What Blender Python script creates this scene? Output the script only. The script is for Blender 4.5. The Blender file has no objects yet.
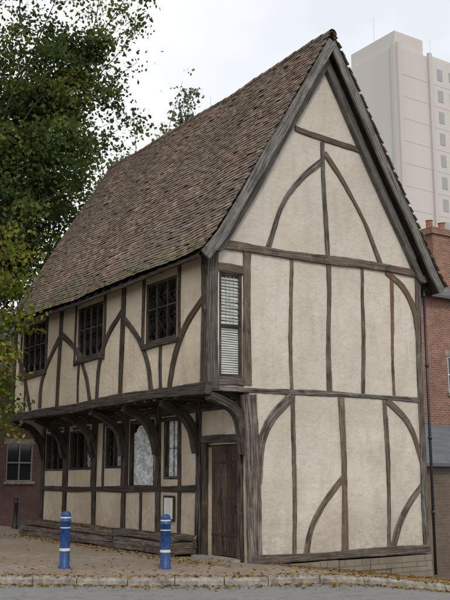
import bpy, math, random
import numpy as np
from mathutils import Vector
random.seed(7); rng=np.random.default_rng(7)
D=bpy.data; SC=bpy.context.scene

# ------------------------------------------------------------ helpers
class MB:
    def __init__(s): s.v=[]; s.f=[]; s.uv=[]; s.c=[]
    def add(s,vs,fs,uvs=None,col=None):
        o=len(s.v); s.v+= [tuple(p) for p in vs]
        for i,f in enumerate(fs):
            s.f.append(tuple(o+k for k in f))
            if uvs is not None: s.uv+= uvs[i]
            else:
                p=[Vector(vs[k]) for k in f]
                n=(p[1]-p[0]).cross(p[2]-p[0])
                ax=max(range(3),key=lambda k:abs(n[k]))
                for q in p:
                    s.uv.append((q.y,q.z) if ax==0 else ((q.x,q.z) if ax==1 else (q.x,q.y)))
        if col is not None: s.c+= [col]*len(vs)
    def box(s,x0,x1,y0,y1,z0,z1,col=None):
        vs=[(x0,y0,z0),(x1,y0,z0),(x1,y1,z0),(x0,y1,z0),(x0,y0,z1),(x1,y0,z1),(x1,y1,z1),(x0,y1,z1)]
        s.add(vs,[(0,3,2,1),(4,5,6,7),(0,1,5,4),(1,2,6,5),(2,3,7,6),(3,0,4,7)],col=col)
    def obj(s,name,mat,parent=None,smooth=False,loc=None):
        me=D.meshes.new(name); me.from_pydata(s.v,[],s.f)
        uv=me.uv_layers.new(name='UVMap')
        uv.data.foreach_set('uv',np.array(s.uv,dtype=np.float32).ravel())
        if s.c:
            ca=me.color_attributes.new('var','FLOAT_COLOR','POINT')
            ca.data.foreach_set('color',np.array(s.c,dtype=np.float32).ravel())
        if smooth: me.polygons.foreach_set('use_smooth',[True]*len(me.polygons))
        me.materials.append(mat); me.update()
        ob=D.objects.new(name,me); SC.collection.objects.link(ob)
        if parent: ob.parent=parent
        return ob
def empty(name):
    e=D.objects.new(name,None); SC.collection.objects.link(e); return e

def smooth_path(pts,step=0.13):
    pts=[Vector(p) for p in pts]
    if len(pts)==2:
        n=max(2,int((pts[1]-pts[0]).length/step)); return [pts[0].lerp(pts[1],i/n) for i in range(n+1)]
    out=[]; P=[pts[0]*2-pts[1]]+pts+[pts[-1]*2-pts[-2]]
    for i in range(1,len(P)-2):
        n=max(2,int((P[i+1]-P[i]).length/step))
        for k in range(n):
            t=k/n; a,b,c,d=P[i-1],P[i],P[i+1],P[i+2]
            out.append(0.5*((2*b)+(c-a)*t+(2*a-5*b+4*c-d)*t*t+(3*b-a-3*c+d)*t**3))
    out.append(pts[-1]); return out
def beam(mb,pts,w,normal,front,back,jit=0.012,w1=None,tint=None,warm=None):
    """hewn timber following pts; normal = direction the face looks at"""
    P=smooth_path(pts); N=Vector(normal).normalized(); n=len(P)
    vo=random.uniform(0,50); uo=random.uniform(0,20); L=0; rows=[]; fr=front+random.uniform(-.006,.006)
    if tint is None: tint=random.random()
    if warm is None: warm=random.random()*.55
    ph=random.uniform(0,9); vs=[];lens=[]; amp=min(.011,w*.09)*(1 if jit>.008 else .2); ja=min(.006,w*jit*3); bow=.02*random.uniform(-1,1) if jit>.008 else 0
    TL=sum((P[i+1]-P[i]).length for i in range(n-1))
    for i,p in enumerate(P):
        T=(P[min(i+1,n-1)]-P[max(i-1,0)]).normalized(); B=T.cross(N).normalized(); M=B.cross(T).normalized()
        if i: L+=(P[i]-P[i-1]).length
        lens.append(L); ww=w if w1 is None else w+(w1-w)*i/(n-1)
        bb_=bow*math.sin(math.pi*L/TL)
        wl=ww/2+random.uniform(-1,1)*ja+amp*math.sin(L*2.1+ph)-bb_; wr=ww/2+random.uniform(-1,1)*ja+amp*math.sin(L*1.6+ph*2)+bb_
        c=min(.012,ww*.14); f=fr+random.uniform(-1,1)*jit*.22
        for (b,m) in ((-wl,-back),(-wl,f-c),(-wl+c,f),(wr-c,f+random.uniform(-.002,.002)),(wr,f-c),(wr,-back)):
            vs.append(p+B*b+M*m)
    us=[0,.1,.12,.12+w,.14+w,.24+w,.4+w]; fs=[];uvs=[]
    for i in range(n-1):
        for k in range(6):
            a=i*6+k;b=i*6+(k+1)%6
            fs.append((a,b,b+6,a+6)); u0=us[k]+uo;u1=us[k+1]+uo
            uvs.append([(u0,lens[i]+vo),(u1,lens[i]+vo),(u1,lens[i+1]+vo),(u0,lens[i+1]+vo)])
    fs.append((5,4,3,2,1,0)); uvs.append([(uo+k*.02,vo) for k in range(6)])
    e=(n-1)*6; fs.append(tuple(e+k for k in range(6))); uvs.append([(uo+k*.02,vo) for k in range(6)])
    mb.add(vs,fs,uvs,col=(tint,warm,0,1))
def PY(s,z,o=0,base=0.): return (s,base-o,z)
def PX(s,z,o=0,base=0.): return (base-o,s,z)
def pbox(mb,pl,base,s0,s1,z0,z1,o0,o1,col=None):
    if pl=='Y': mb.box(s0,s1,base-o1,base-o0,z0,z1,col)
    else: mb.box(base-o1,base-o0,s0,s1,z0,z1,col)
def tube(mb,pts,r0,r1,sides=7,col=None,jit=0):
    P=[Vector(p) for p in pts]; n=len(P); vs=[];L=0;lens=[]
    for i,p in enumerate(P):
        T=(P[min(i+1,n-1)]-P[max(i-1,0)]).normalized()
        A=T.orthogonal().normalized() if i==0 else (A-T*A.dot(T)).normalized()
        Bv=T.cross(A); 
        if i: L+=(P[i]-P[i-1]).length
        lens.append(L); r=r0+(r1-r0)*i/(n-1)
        for k in range(sides):
            an=2*math.pi*k/sides; rr=r*(1+random.uniform(-jit,jit)); vs.append(p+A*rr*math.cos(an)+Bv*rr*math.sin(an))
    fs=[];uvs=[]
    for i in range(n-1):
        for k in range(sides):
            a=i*sides+k;b=i*sides+(k+1)%sides; fs.append((a,b,b+sides,a+sides))
            uvs.append([(k*.1,lens[i]),((k+1)*.1,lens[i]),((k+1)*.1,lens[i+1]),(k*.1,lens[i+1])])
    fs.append(tuple(range(sides))[::-1]); uvs.append([(0,0)]*sides)
    fs.append(tuple((n-1)*sides+k for k in range(sides))); uvs.append([(0,0)]*sides)
    mb.add(vs,fs,uvs,col=col)
def lathe(mb,prof,cx,cy,cz,seg=28):
    vs=[];fs=[]
    for r,z in prof:
        for k in range(seg):
            a=2*math.pi*k/seg; vs.append((cx+r*math.cos(a),cy+r*math.sin(a),cz+z))
    for i in range(len(prof)-1):
        for k in range(seg):
            k2=(k+1)%seg; fs.append((i*seg+k,i*seg+k2,(i+1)*seg+k2,(i+1)*seg+k))
    mb.add(vs,fs)

# ------------------------------------------------------------ materials
def mat(name):
    m=D.materials.new(name); m.use_nodes=True; nt=m.node_tree; nt.nodes.clear()
    out=nt.nodes.new('ShaderNodeOutputMaterial'); b=nt.nodes.new('ShaderNodeBsdfPrincipled')
    nt.links.new(b.outputs[0],out.inputs[0]); return m,nt,b,out
def ramp(nt,src,stops):
    r=nt.nodes.new('ShaderNodeValToRGB'); cr=r.color_ramp
    while len(cr.elements)<len(stops): cr.elements.new(.5)
    for e,(p,c) in zip(cr.elements,stops): e.position=p; e.color=(c[0],c[1],c[2],1) if hasattr(c,'__len__') else (c,c,c,1)
    nt.links.new(src,r.inputs[0]); return r.outputs[0]
def coords(nt,kind='Object',scale=(1,1,1)):
    tc=nt.nodes.new('ShaderNodeTexCoord'); mp=nt.nodes.new('ShaderNodeMapping'); mp.inputs['Scale'].default_value=scale
    nt.links.new(tc.outputs[kind],mp.inputs[0]); return mp.outputs[0]
def noise(nt,vec,scale,detail=4,rough=.55,dist=0):
    n=nt.nodes.new('ShaderNodeTexNoise'); n.inputs['Scale'].default_value=scale; n.inputs['Detail'].default_value=min(detail,4)
    n.inputs['Roughness'].default_value=rough; n.inputs['Distortion'].default_value=dist; nt.links.new(vec,n.inputs['Vector']); return n.outputs['Fac']
def mix(nt,fac,a,b,mode='MIX'):
    m=nt.nodes.new('ShaderNodeMix'); m.data_type='RGBA'; m.blend_type=mode
    for sock,v in ((m.inputs[0],fac),(m.inputs[6],a),(m.inputs[7],b)):
        if hasattr(v,'is_output'): nt.links.new(v,sock)
        elif isinstance(v,(int,float)): sock.default_value=v if sock==m.inputs[0] else (v,v,v,1)
        else: sock.default_value=(*v,1)
    return m.outputs[2]
def mul(nt,a,b):
    m=nt.nodes.new('ShaderNodeMath'); m.operation='MULTIPLY'
    for k,v in ((0,a),(1,b)):
        if hasattr(v,'is_output'): nt.links.new(v,m.inputs[k])
        else: m.inputs[k].default_value=v
    return m.outputs[0]
def heightmask(nt,z0,z1):
    """1 at/below z0 fading to 0 at z1 (object height in metres)"""
    tc=nt.nodes.new('ShaderNodeTexCoord'); s=nt.nodes.new('ShaderNodeSeparateXYZ'); nt.links.new(tc.outputs['Object'],s.inputs[0])
    r=nt.nodes.new('ShaderNodeMapRange'); r.inputs[1].default_value=z0; r.inputs[2].default_value=z1; r.inputs[3].default_value=1; r.inputs[4].default_value=0
    nt.links.new(s.outputs[2],r.inputs[0]); return r.outputs[0]
def bump(nt,b,h,strength=.4,dist=.02):
    n=nt.nodes.new('ShaderNodeBump'); n.inputs['Strength'].default_value=strength; n.inputs['Distance'].default_value=dist
    nt.links.new(h,n.inputs['Height']); nt.links.new(n.outputs[0],b.inputs['Normal'])
def attr(nt,name='var'):
    a=nt.nodes.new('ShaderNodeAttribute'); a.attribute_name=name
    s=nt.nodes.new('ShaderNodeSeparateColor'); nt.links.new(a.outputs['Color'],s.inputs[0]); return a.outputs['Color'],s.outputs

def wood_mat(name,dark,mid,light,warm,rough=.85):
    m,nt,b,o=mat(name)
    g=coords(nt,'UV',(1,1,1)); g1=coords(nt,'UV',(30,1.1,1)); g2=coords(nt,'UV',(80,1.8,1))
    n1=noise(nt,g1,1,4,.64,.35); n2=noise(nt,g2,1,2); n3=noise(nt,g,2.6,4,.65)
    c=ramp(nt,n1,[(.38,dark),(.47,mid),(.60,light)])
    c=mix(nt,ramp(nt,n2,[(.38,.9),(.48,0)]),c,tuple(x*.3 for x in dark))
    col,ch=attr(nt)
    c=mix(nt,mul(nt,ch[1],ramp(nt,n3,[(.30,.25),(.55,1)])),c,warm)
    c=mix(nt,ramp(nt,n3,[(.56,0),(.7,.6)]),c,tuple(x*1.1 for x in light))
    c=mix(nt,ramp(nt,n3,[(.33,.75),(.45,0)]),c,tuple(x*.9 for x in dark))
    c=mix(nt,ramp(nt,ch[0],[(0,.5),(.5,.0),(1,0.0)]),c,tuple(x*.45 for x in mid))
    nt.links.new(c,b.inputs['Base Color']); b.inputs['Roughness'].default_value=rough
    b.inputs['Specular IOR Level'].default_value=.2
    bump(nt,b,mix(nt,.4,n1,n2),.9,.025); return m
M_gw=wood_mat('gable_oak',(.042,.035,.029),(.12,.105,.089),(.235,.215,.19),(.16,.095,.055))
M_lw=wood_mat('shaded_oak',(.02,.0165,.0135),(.053,.044,.036),(.12,.104,.087),(.07,.042,.026))  # long side's shadow painted in as a darker, browner oak
M_tr=wood_mat('tracery_oak',(.008,.007,.006),(.018,.015,.013),(.04,.035,.03),(.02,.015,.01))
M_pl=wood_mat('sleeper_wood',(.035,.028,.022),(.10,.083,.066),(.2,.175,.145),(.1,.065,.04))
M_barge=wood_mat('bargeboard_oak',(.075,.069,.06),(.165,.155,.139),(.26,.248,.228),(.14,.11,.085))
M_door=wood_mat('door_oak',(.028,.02,.014),(.065,.048,.035),(.125,.098,.075),(.075,.05,.033))

def plaster(name,base,stain,dark,grime):
    m,nt,b,o=mat(name); v=coords(nt,'Object'); vs=coords(nt,'Object',(2.4,2.4,.5))
    n1=noise(nt,v,.9,4,.62); n2=noise(nt,vs,1.5,4,.6); n3=noise(nt,v,8,4,.72); n4=noise(nt,v,.33,2)
    c=mix(nt,ramp(nt,n1,[(.40,0),(.60,.9)]),base,stain)
    c=mix(nt,ramp(nt,n2,[(.50,0),(.72,.5)]),c,dark)
    c=mix(nt,ramp(nt,n4,[(.45,0),(.6,.4)]),c,tuple(x*.82 for x in base))
    c=mix(nt,ramp(nt,n3,[(.53,0),(.70,.38)]),c,dark)
    c=mix(nt,mul(nt,heightmask(nt,-.1,1.1),ramp(nt,n3,[(.35,.12),(.6,.8)])),c,grime)
    c=mix(nt,mul(nt,heightmask(nt,0,4.5),ramp(nt,n1,[(.42,0),(.60,.3)])),c,grime)
    nt.links.new(c,b.inputs['Base Color']); b.inputs['Roughness'].default_value=.92; b.inputs['Specular IOR Level'].default_value=.15
    bump(nt,b,mix(nt,.35,n1,n3),1.0,.06); return m
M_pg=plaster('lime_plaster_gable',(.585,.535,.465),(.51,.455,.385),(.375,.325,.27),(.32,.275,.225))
M_pls=plaster('lime_plaster_long',(.54,.46,.36),(.47,.39,.295),(.33,.26,.185),(.27,.21,.15))  # deeper than the gable plaster: long side's shade is in the colour

def simple(name,col,rough=.6,spec=.3,metal=0,nscale=None,namp=.25,bmp=0):
    m,nt,b,o=mat(name); b.inputs['Roughness'].default_value=rough; b.inputs['Specular IOR Level'].default_value=spec; b.inputs['Metallic'].default_value=metal
    if nscale:
        v=coords(nt,'Object'); n=noise(nt,v,nscale,6,.65)
        c=mix(nt,ramp(nt,n,[(.35,0),(.7,1)]),tuple(x*(1+namp) for x in col),tuple(x*(1-namp) for x in col))
        nt.links.new(c,b.inputs['Base Color'])
        if bmp: bump(nt,b,n,bmp,.02)
    else: b.inputs['Base Color'].default_value=(*col,1)
    return m
M_dark=simple('interior_dark',(.006,.0055,.005),.9,.05)  # near-black backing paints in the darkness of unlit rooms
M_lead=simple('window_lead',(.015,.015,.017),.6,.3)
M_leadl=simple('window_lead_pale',(.30,.30,.29),.6,.3,nscale=8)
M_blind=simple('blind_cloth',(.56,.55,.52),.8,.2,nscale=3,namp=.2)
M_iron=simple('black_iron',(.015,.015,.017),.45,.5,nscale=20,namp=.4)
M_blue=simple('blue_paint',(.012,.045,.155),.45,.35,nscale=14,namp=.4,bmp=.08)
M_white=simple('white_paint',(.55,.55,.53),.5,.35,nscale=25,namp=.2)
M_cream=simple('cream_paint',(.25,.235,.205),.5,.3,nscale=12,namp=.2)  # frame colour darkened to go with the left house's painted shadow
M_paper=simple('notice_paper',(.6,.6,.54),.6,.3,nscale=6,namp=.06)
M_soil=simple('soil',(.05,.035,.024),.95,.1,nscale=20,namp=.5,bmp=.8)
def glassmat(name):
    m,nt,b,o=mat(name); nt.nodes.remove(b)
    t=nt.nodes.new('ShaderNodeBsdfTransparent'); t.inputs[0].default_value=(.92,.93,.93,1)
    g=nt.nodes.new('ShaderNodeBsdfGlossy'); g.inputs['Roughness'].default_value=.06
    lw=nt.nodes.new('ShaderNodeLayerWeight'); lw.inputs[0].default_value=.35
    f=ramp(nt,lw.outputs['Facing'],[(0,.035),(.5,.05),(.8,.12),(1,.7)])
    n=noise(nt,coords(nt,'Object'),5,2); bp=nt.nodes.new('ShaderNodeBump'); bp.inputs['Strength'].default_value=.3; bp.inputs['Distance'].default_value=.03
    nt.links.new(n,bp.inputs['Height']); nt.links.new(bp.outputs[0],g.inputs['Normal'])
    mx=nt.nodes.new('ShaderNodeMixShader'); nt.links.new(f,mx.inputs[0]); nt.links.new(t.outputs[0],mx.inputs[1]); nt.links.new(g.outputs[0],mx.inputs[2])
    nt.links.new(mx.outputs[0],o.inputs[0]); return m
M_glass=glassmat('old_glass')
def lace():
    m,nt,b,o=mat('lace_curtain'); v=coords(nt,'UV')
    vo=nt.nodes.new('ShaderNodeTexVoronoi'); vo.inputs['Scale'].default_value=16; nt.links.new(v,vo.inputs['Vector'])
    n=noise(nt,v,5,4,.6,.6); a=ramp(nt,vo.outputs['Distance'],[(.2,0),(.6,1)]); 
    c=mix(nt,a,(.85,.85,.84),(.42,.43,.45)); c=mix(nt,ramp(nt,n,[(.47,0),(.6,.75)]),c,(.9,.9,.89))
    nt.links.new(c,b.inputs['Base Color']); b.inputs['Roughness'].default_value=.9; return m
M_lace=lace()
def tilemat(name):
    m,nt,b,o=mat(name); col,ch=attr(nt); v=coords(nt,'Object')
    c=ramp(nt,ch[0],[(0,(.065,.048,.04)),(.3,(.14,.095,.073)),(.55,(.20,.13,.095)),(.8,(.255,.18,.135)),(1,(.34,.26,.20))])
    n1=noise(nt,v,.5,4,.6); n2=noise(nt,v,3.2,4,.72); n3=noise(nt,v,30,2)
    c=mix(nt,ramp(nt,n1,[(.42,0),(.58,.5)]),c,(.11,.098,.084))
    c=mix(nt,ramp(nt,n2,[(.54,0),(.62,.5)]),c,(.125,.12,.08))
    c=mix(nt,ramp(nt,n2,[(.36,.6),(.44,0)]),c,(.07,.056,.048))
    c=mix(nt,ramp(nt,n3,[(.6,0),(.67,.6)]),c,(.38,.36,.31))
    c=mix(nt,mul(nt,ch[1],ramp(nt,n2,[(.44,.0),(.56,.75)])),c,(.105,.115,.042))
    nt.links.new(c,b.inputs['Base Color']); b.inputs['Roughness'].default_value=.85; b.inputs['Specular IOR Level'].default_value=.25
    return m
M_tile=tilemat('clay_tiles')
def brickmat(name,c1,c2,mortar,bw=.225,bh=.075,ms=.008):
    m,nt,b,o=mat(name); v=coords(nt,'UV'); br=nt.nodes.new('ShaderNodeTexBrick')
    br.inputs['Scale'].default_value=1; br.inputs['Brick Width'].default_value=bw; br.inputs['Row Height'].default_value=bh; br.inputs['Mortar Size'].default_value=ms
    br.inputs['Color1'].default_value=(*c1,1); br.inputs['Color2'].default_value=(*c2,1); br.inputs['Mortar'].default_value=(*mortar,1)
    nt.links.new(v,br.inputs['Vector']); n=noise(nt,v,3,6,.65); n2=noise(nt,v,.5,4)
    c=mix(nt,ramp(nt,n,[(.4,0),(.7,.6)]),br.outputs['Color'],tuple(x*.5 for x in c1)); c=mix(nt,ramp(nt,n2,[(.4,0),(.7,.35)]),c,tuple(x*.4 for x in c2))
    nt.links.new(c,b.inputs['Base Color']); b.inputs['Roughness'].default_value=.9
    bump(nt,b,mix(nt,.4,br.outputs['Fac'],n),-.3,.01); return m
M_brick=brickmat('red_brick',(.33,.135,.08),(.19,.085,.06),(.30,.26,.22),ms=.011)
M_brickl=brickmat('shaded_red_brick',(.13,.065,.048),(.095,.055,.042),(.12,.10,.09))  # left house brick, darkened so its colour carries the shadow there
M_brickd=brickmat('old_brown_brick',(.17,.115,.085),(.12,.09,.07),(.16,.14,.12))
M_stone=brickmat('plinth_stone',(.26,.22,.17),(.2,.17,.13),(.12,.10,.08),.45,.2,.012)
M_slate=brickmat('slate_roof',(.13,.14,.155),(.10,.11,.12),(.05,.05,.055),.3,.2,.006)

# ------------------------------------------------------------ terrain
def terr(x):
    x=min(x,30); return -.122*(math.sqrt(x*x+.16)+x)/2
KP=[(-90,62),(-30,18.5),(-11.6,5.1),(-5.05,.48),(-3.2,-1.05),(-1.5,-2.15),(.5,-2.75),(2.27,-2.98),(10,-3.2),(60,-3.5),(120,-3.7)]
def yk(x): return float(np.interp(x,[p[0] for p in KP],[p[1] for p in KP]))
def sheet(name,xs,ylo,yhi,ny,dz,mtl):
    mb=MB(); vs=[];fs=[]
    for x in xs:
        a,b=ylo(x),yhi(x)
        for j in range(ny+1): vs.append((x,a+(b-a)*j/ny,terr(x)+dz))
    for i in range(len(xs)-1):
        for j in range(ny):
            p=i*(ny+1)+j; fs.append((p,p+ny+1,p+ny+2,p+1))
    mb.add(vs,fs); return mb.obj(name,mtl)
def groundmat():
    m,nt,b,o=mat('grass_ground'); v=coords(nt); n=noise(nt,v,.4,6); n2=noise(nt,v,9,5)
    c=mix(nt,n,(.05,.06,.025),(.09,.075,.045)); c=mix(nt,ramp(nt,n2,[(.4,0),(.7,.5)]),c,(.03,.03,.015)); nt.links.new(c,b.inputs['Base Color']); b.inputs['Roughness'].default_value=.95; return m
def asphalt():
    m,nt,b,o=mat('asphalt'); v=coords(nt); n=noise(nt,v,.5,6); n2=noise(nt,v,60,4,.7); n3=noise(nt,v,5,5)
    c=mix(nt,n,(.12,.12,.124),(.18,.178,.175)); c=mix(nt,ramp(nt,n2,[(.45,0),(.7,.7)]),c,(.30,.29,.28)); c=mix(nt,ramp(nt,n3,[(.5,0),(.7,.5)]),c,(.08,.078,.075))
    nt.links.new(c,b.inputs['Base Color']); b.inputs['Roughness'].default_value=.9; bump(nt,b,n2,.5,.01); return m
def settsmat():
    m,nt,b,o=mat('stone_setts'); v=coords(nt); v2=coords(nt,'Object',(1,1,0))
    mp=nt.nodes.new('ShaderNodeMapping'); mp.inputs['Rotation'].default_value=(0,0,math.radians(-34)); nt.links.new(v2,mp.inputs[0])
    br=nt.nodes.new('ShaderNodeTexBrick'); br.inputs['Scale'].default_value=1; br.inputs['Brick Width'].default_value=.22; br.inputs['Row Height'].default_value=.13; br.inputs['Mortar Size'].default_value=.014
    br.inputs['Mortar Smooth'].default_value=.4
    br.inputs['Color1'].default_value=(.29,.235,.185,1); br.inputs['Color2'].default_value=(.18,.148,.122,1); br.inputs['Mortar'].default_value=(.065,.052,.04,1)
    n0=nt.nodes.new('ShaderNodeTexNoise'); n0.inputs['Scale'].default_value=3; n0.inputs['Detail'].default_value=1; nt.links.new(mp.outputs[0],n0.inputs['Vector'])
    vm=nt.nodes.new('ShaderNodeMix'); vm.data_type='VECTOR'; vm.inputs[0].default_value=.07; nt.links.new(mp.outputs[0],vm.inputs[4]); nt.links.new(n0.outputs['Color'],vm.inputs[5])
    nt.links.new(vm.outputs[1],br.inputs['Vector'])
    n=noise(nt,v,.6,4,.6); n2=noise(nt,v,12,4,.7)
    c=mix(nt,ramp(nt,n,[(.38,0),(.60,.75)]),br.outputs['Color'],(.15,.108,.072)); c=mix(nt,ramp(nt,n2,[(.45,0),(.65,.5)]),c,(.29,.23,.165))
    nt.links.new(c,b.inputs['Base Color']); b.inputs['Roughness'].default_value=.88; bump(nt,b,mix(nt,.4,br.outputs['Fac'],n2),-.6,.02); return m
M_asph=asphalt(); M_setts=settsmat()
M_kerb=simple('kerb_stone',(.22,.20,.172),.85,.25,nscale=7,namp=.5,bmp=.6)
gx=[-900,-400,-150,-60]+list(np.arange(-30,41,2.))+[80,200,500,900]
sheet('ground',gx,lambda x:-900,lambda x:900,40,-.17,groundmat())
xs=[-90,-60,-45,-30,-20]+list(np.arange(-14,16,.5))+[18,22,26,30,40,60,120]
sheet('road',xs,lambda x:yk(x)-10.5,lambda x:yk(x),2,-.12,M_asph)
sheet('pavement',xs,lambda x:yk(x)+.16,lambda x:yk(x)+45,30,0,M_setts)
sheet('pavement',xs,lambda x:yk(x)-14.5,lambda x:yk(x)-10.6,2,-.02,M_setts)
kb=MB(); x=-60.
while x<60:
    a=Vector((x,yk(x),0)); 
    d=Vector((1,(yk(x+.01)-yk(x))/.01,0)).normalized(); b_=a+d*random.uniform(.7,.95); b_.y=yk(b_.x)
    d=(b_-a).normalized(); nrm=Vector((-d.y,d.x,0))
    j=random.uniform(-.012,.01); A=a+d*.007;Bq=b_-d*.007; jo=random.uniform(-.01,.008)
    vs=[]
    for q in (A,Bq):
        z=terr(q.x)+j+random.uniform(-.006,.006)
        for off,zz in ((-.01,-.2),(-.008,-.04),(.022,.004),(.165,.006),(.165,-.2)):
            r=q+nrm*(off+jo+random.uniform(-.005,.005)); vs.append((r.x,r.y,z+zz))
    fs=[(k,k+1,k+6,k+5) for k in range(4)]+[(4,3,2,1,0),(5,6,7,8,9)]
    kb.add(vs,fs); x=b_.x
kb.obj('kerb',M_kerb)

# ------------------------------------------------------------ THE HOUSE
H=empty('timber_framed_house')
LEN=10.15; UX=-.97; RX=4.7
def wall(name,pl,base,s0,s1,z0,z1,holes,mtl,depth=.16):
    mb=MB(); P=PY if pl=='Y' else PX
    S=sorted({s0,s1,*[h[0] for h in holes],*[h[1] for h in holes]}); Z=sorted({z0,z1,*[h[2] for h in holes],*[h[3] for h in holes]})
    for i in range(len(S)-1):
        for j in range(len(Z)-1):
            cs=(S[i]+S[i+1])/2; cz=(Z[j]+Z[j+1])/2
            if any(h[0]<cs<h[1] and h[2]<cz<h[3] for h in holes): continue
            mb.add([P(S[i],Z[j],0,base),P(S[i+1],Z[j],0,base),P(S[i+1],Z[j+1],0,base),P(S[i],Z[j+1],0,base)],[(0,1,2,3)])
    for h in holes:
        c=[(h[0],h[2]),(h[1],h[2]),(h[1],h[3]),(h[0],h[3])]
        for k in range(4):
            a=c[k];b=c[(k+1)%4]
            mb.add([P(*a,0,base),P(*b,0,base),P(*b,-depth,base),P(*a,-depth,base)],[(0,1,2,3)])
    return mb.obj(name,mtl,H)
UW=[(1.14,2.43,4.3,5.6),(4.5,5.9,4.33,5.6),(7.88,9.5,4.27,5.62)]
LWn=[(2.66,3.3,1.5,2.85),(3.7,4.92,1.3,2.85),(5.3,6.2,1.75,2.76),(6.98,8.35,1.72,2.74),(8.72,9.95,1.7,2.74)]
DOOR=(.36,1.44,.02,2.2)
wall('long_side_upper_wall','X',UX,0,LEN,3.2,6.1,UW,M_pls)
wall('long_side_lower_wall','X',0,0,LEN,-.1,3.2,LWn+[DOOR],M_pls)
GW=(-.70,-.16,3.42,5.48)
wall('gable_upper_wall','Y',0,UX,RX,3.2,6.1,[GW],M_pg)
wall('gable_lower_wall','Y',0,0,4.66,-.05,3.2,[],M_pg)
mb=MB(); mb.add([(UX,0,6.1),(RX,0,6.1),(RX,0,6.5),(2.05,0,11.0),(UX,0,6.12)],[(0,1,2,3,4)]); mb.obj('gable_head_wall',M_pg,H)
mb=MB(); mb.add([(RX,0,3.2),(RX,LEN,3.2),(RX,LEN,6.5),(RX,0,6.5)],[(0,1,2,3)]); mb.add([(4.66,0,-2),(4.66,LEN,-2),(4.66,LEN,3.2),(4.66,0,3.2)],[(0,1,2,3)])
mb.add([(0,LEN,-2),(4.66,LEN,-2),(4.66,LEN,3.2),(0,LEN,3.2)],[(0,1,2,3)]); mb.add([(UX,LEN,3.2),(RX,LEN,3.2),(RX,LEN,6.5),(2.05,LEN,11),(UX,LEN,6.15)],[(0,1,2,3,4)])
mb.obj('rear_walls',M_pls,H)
mb=MB(); mb.box(UX+.02,.3,.02,LEN-.02,3.16,3.19); 
mb.obj('jetty_soffit',M_lw,H)
tb=MB()
y=.3
while y<LEN-.2:
    beam(tb,[(UX-.02,y,3.08),(.25,y,3.08)],.13,(0,0,-1),.0,-.0+.13,tint=.3); y+=.42
nx=(-1,0,0)
def L_(pts,w,front=.035,base=UX,**k): beam(tb,[(base,s,z) for s,z in pts],w,nx,front,.06,**k)
L_([(-.06,3.2),(3,3.23),(6.5,3.17),(LEN+.08,3.16)],.21,.07)
L_([(-.02,6.0),(LEN,6.0)],.2,.05)
for s0,s1,w in ((.08,.08,.22),(3.53,3.45,.17),(6.98,6.84,.16),(10.08,10.05,.2),(1.02,1.04,.1),(2.53,2.52,.12),(4.42,4.40,.1),(6.0,5.98,.1),(7.8,7.78,.1),(9.6,9.56,.1)):
    if w<.13: L_([(s0,4.2),(s1,5.95)],w,.03)
    else: L_([(s0,3.28),(s1,5.95)],w,.04)
for s in ((1.0,2.56,4.25),(4.4,6.0,4.28),(7.78,9.6,4.22)): L_([(s[0],s[2]),(s[1],s[2])],.12,.045)
for pts in ([(3.55,5.18),(4.23,4.70),(4.60,4.10),(4.71,3.29)],[(3.49,5.03),(2.74,4.44),(2.3,3.86),(2.14,3.32)],[(.12,4.95),(.74,4.5),(1.15,3.95),(1.38,3.32)],
            [(6.97,5.02),(7.68,4.40),(8.03,3.91),(8.11,3.31)],[(6.85,5.08),(5.96,4.60),(5.35,3.93),(5.08,3.31)],[(10.1,5.2),(9.34,4.29),(8.75,3.3)]):
    L_(pts,.155,.026)
L_([(1.75,3.3),(1.76,4.2)],.12,.02); L_([(5.75,3.3),(5.75,4.25)],.1,.02); L_([(9.2,3.3),(9.2,4.2)],.1,.02)
PO=[1.8,3.48,5.13,6.72,8.52,10.06]
for s in PO: L_([(s,-.05),(s,3.1)],.19,.05,0)
for s in (2.58,): L_([(s,.1),(s,3.1)],.11,.03,0)
for s in (3.62,4.98,5.24,6.26,6.9,8.42,8.66,): L_([(s,1.25),(s,3.1)],.08,.03,0)
for s in (4.3,): L_([(s,0.1),(s,1.2)],.1,.025,0)
L_([(1.9,1.32),(LEN,1.22)],.13,.045,0,tint=.2)
L_([(1.9,.03),(LEN,.03)],.2,.06,0)
L_([(.1,2.98),(LEN,2.98)],.2,.04,0)
for s in (3.0,4.3,5.7,7.6,9.3): L_([(s-.5,2.8),(s+.5,2.8)],.07,.03,0)
L_([(.27,0),(.27,2.34)],.16,.07,0,tint=.9); L_([(1.53,0),(1.53,2.34)],.16,.07,0,tint=.9); L_([(.2,2.29),(1.62,2.29)],.16,.08,0,tint=.9)
for s in PO:
    beam(tb,[(-.04,s,2.05),(-.16,s,2.5),(-.42,s,2.83),(-.93,s,3.04)],.2,(0,-1,0),.075,.075,w1=.15)
beam(tb,[(-.02,.13,2.0),(-.12,.1,2.48),(-.34,.08,2.84),(-.9,.07,3.06)],.22,(0,-1,0),.08,.08,w1=.17,tint=.9)
tb.obj('long_side_timbers',M_lw,H)

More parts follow.
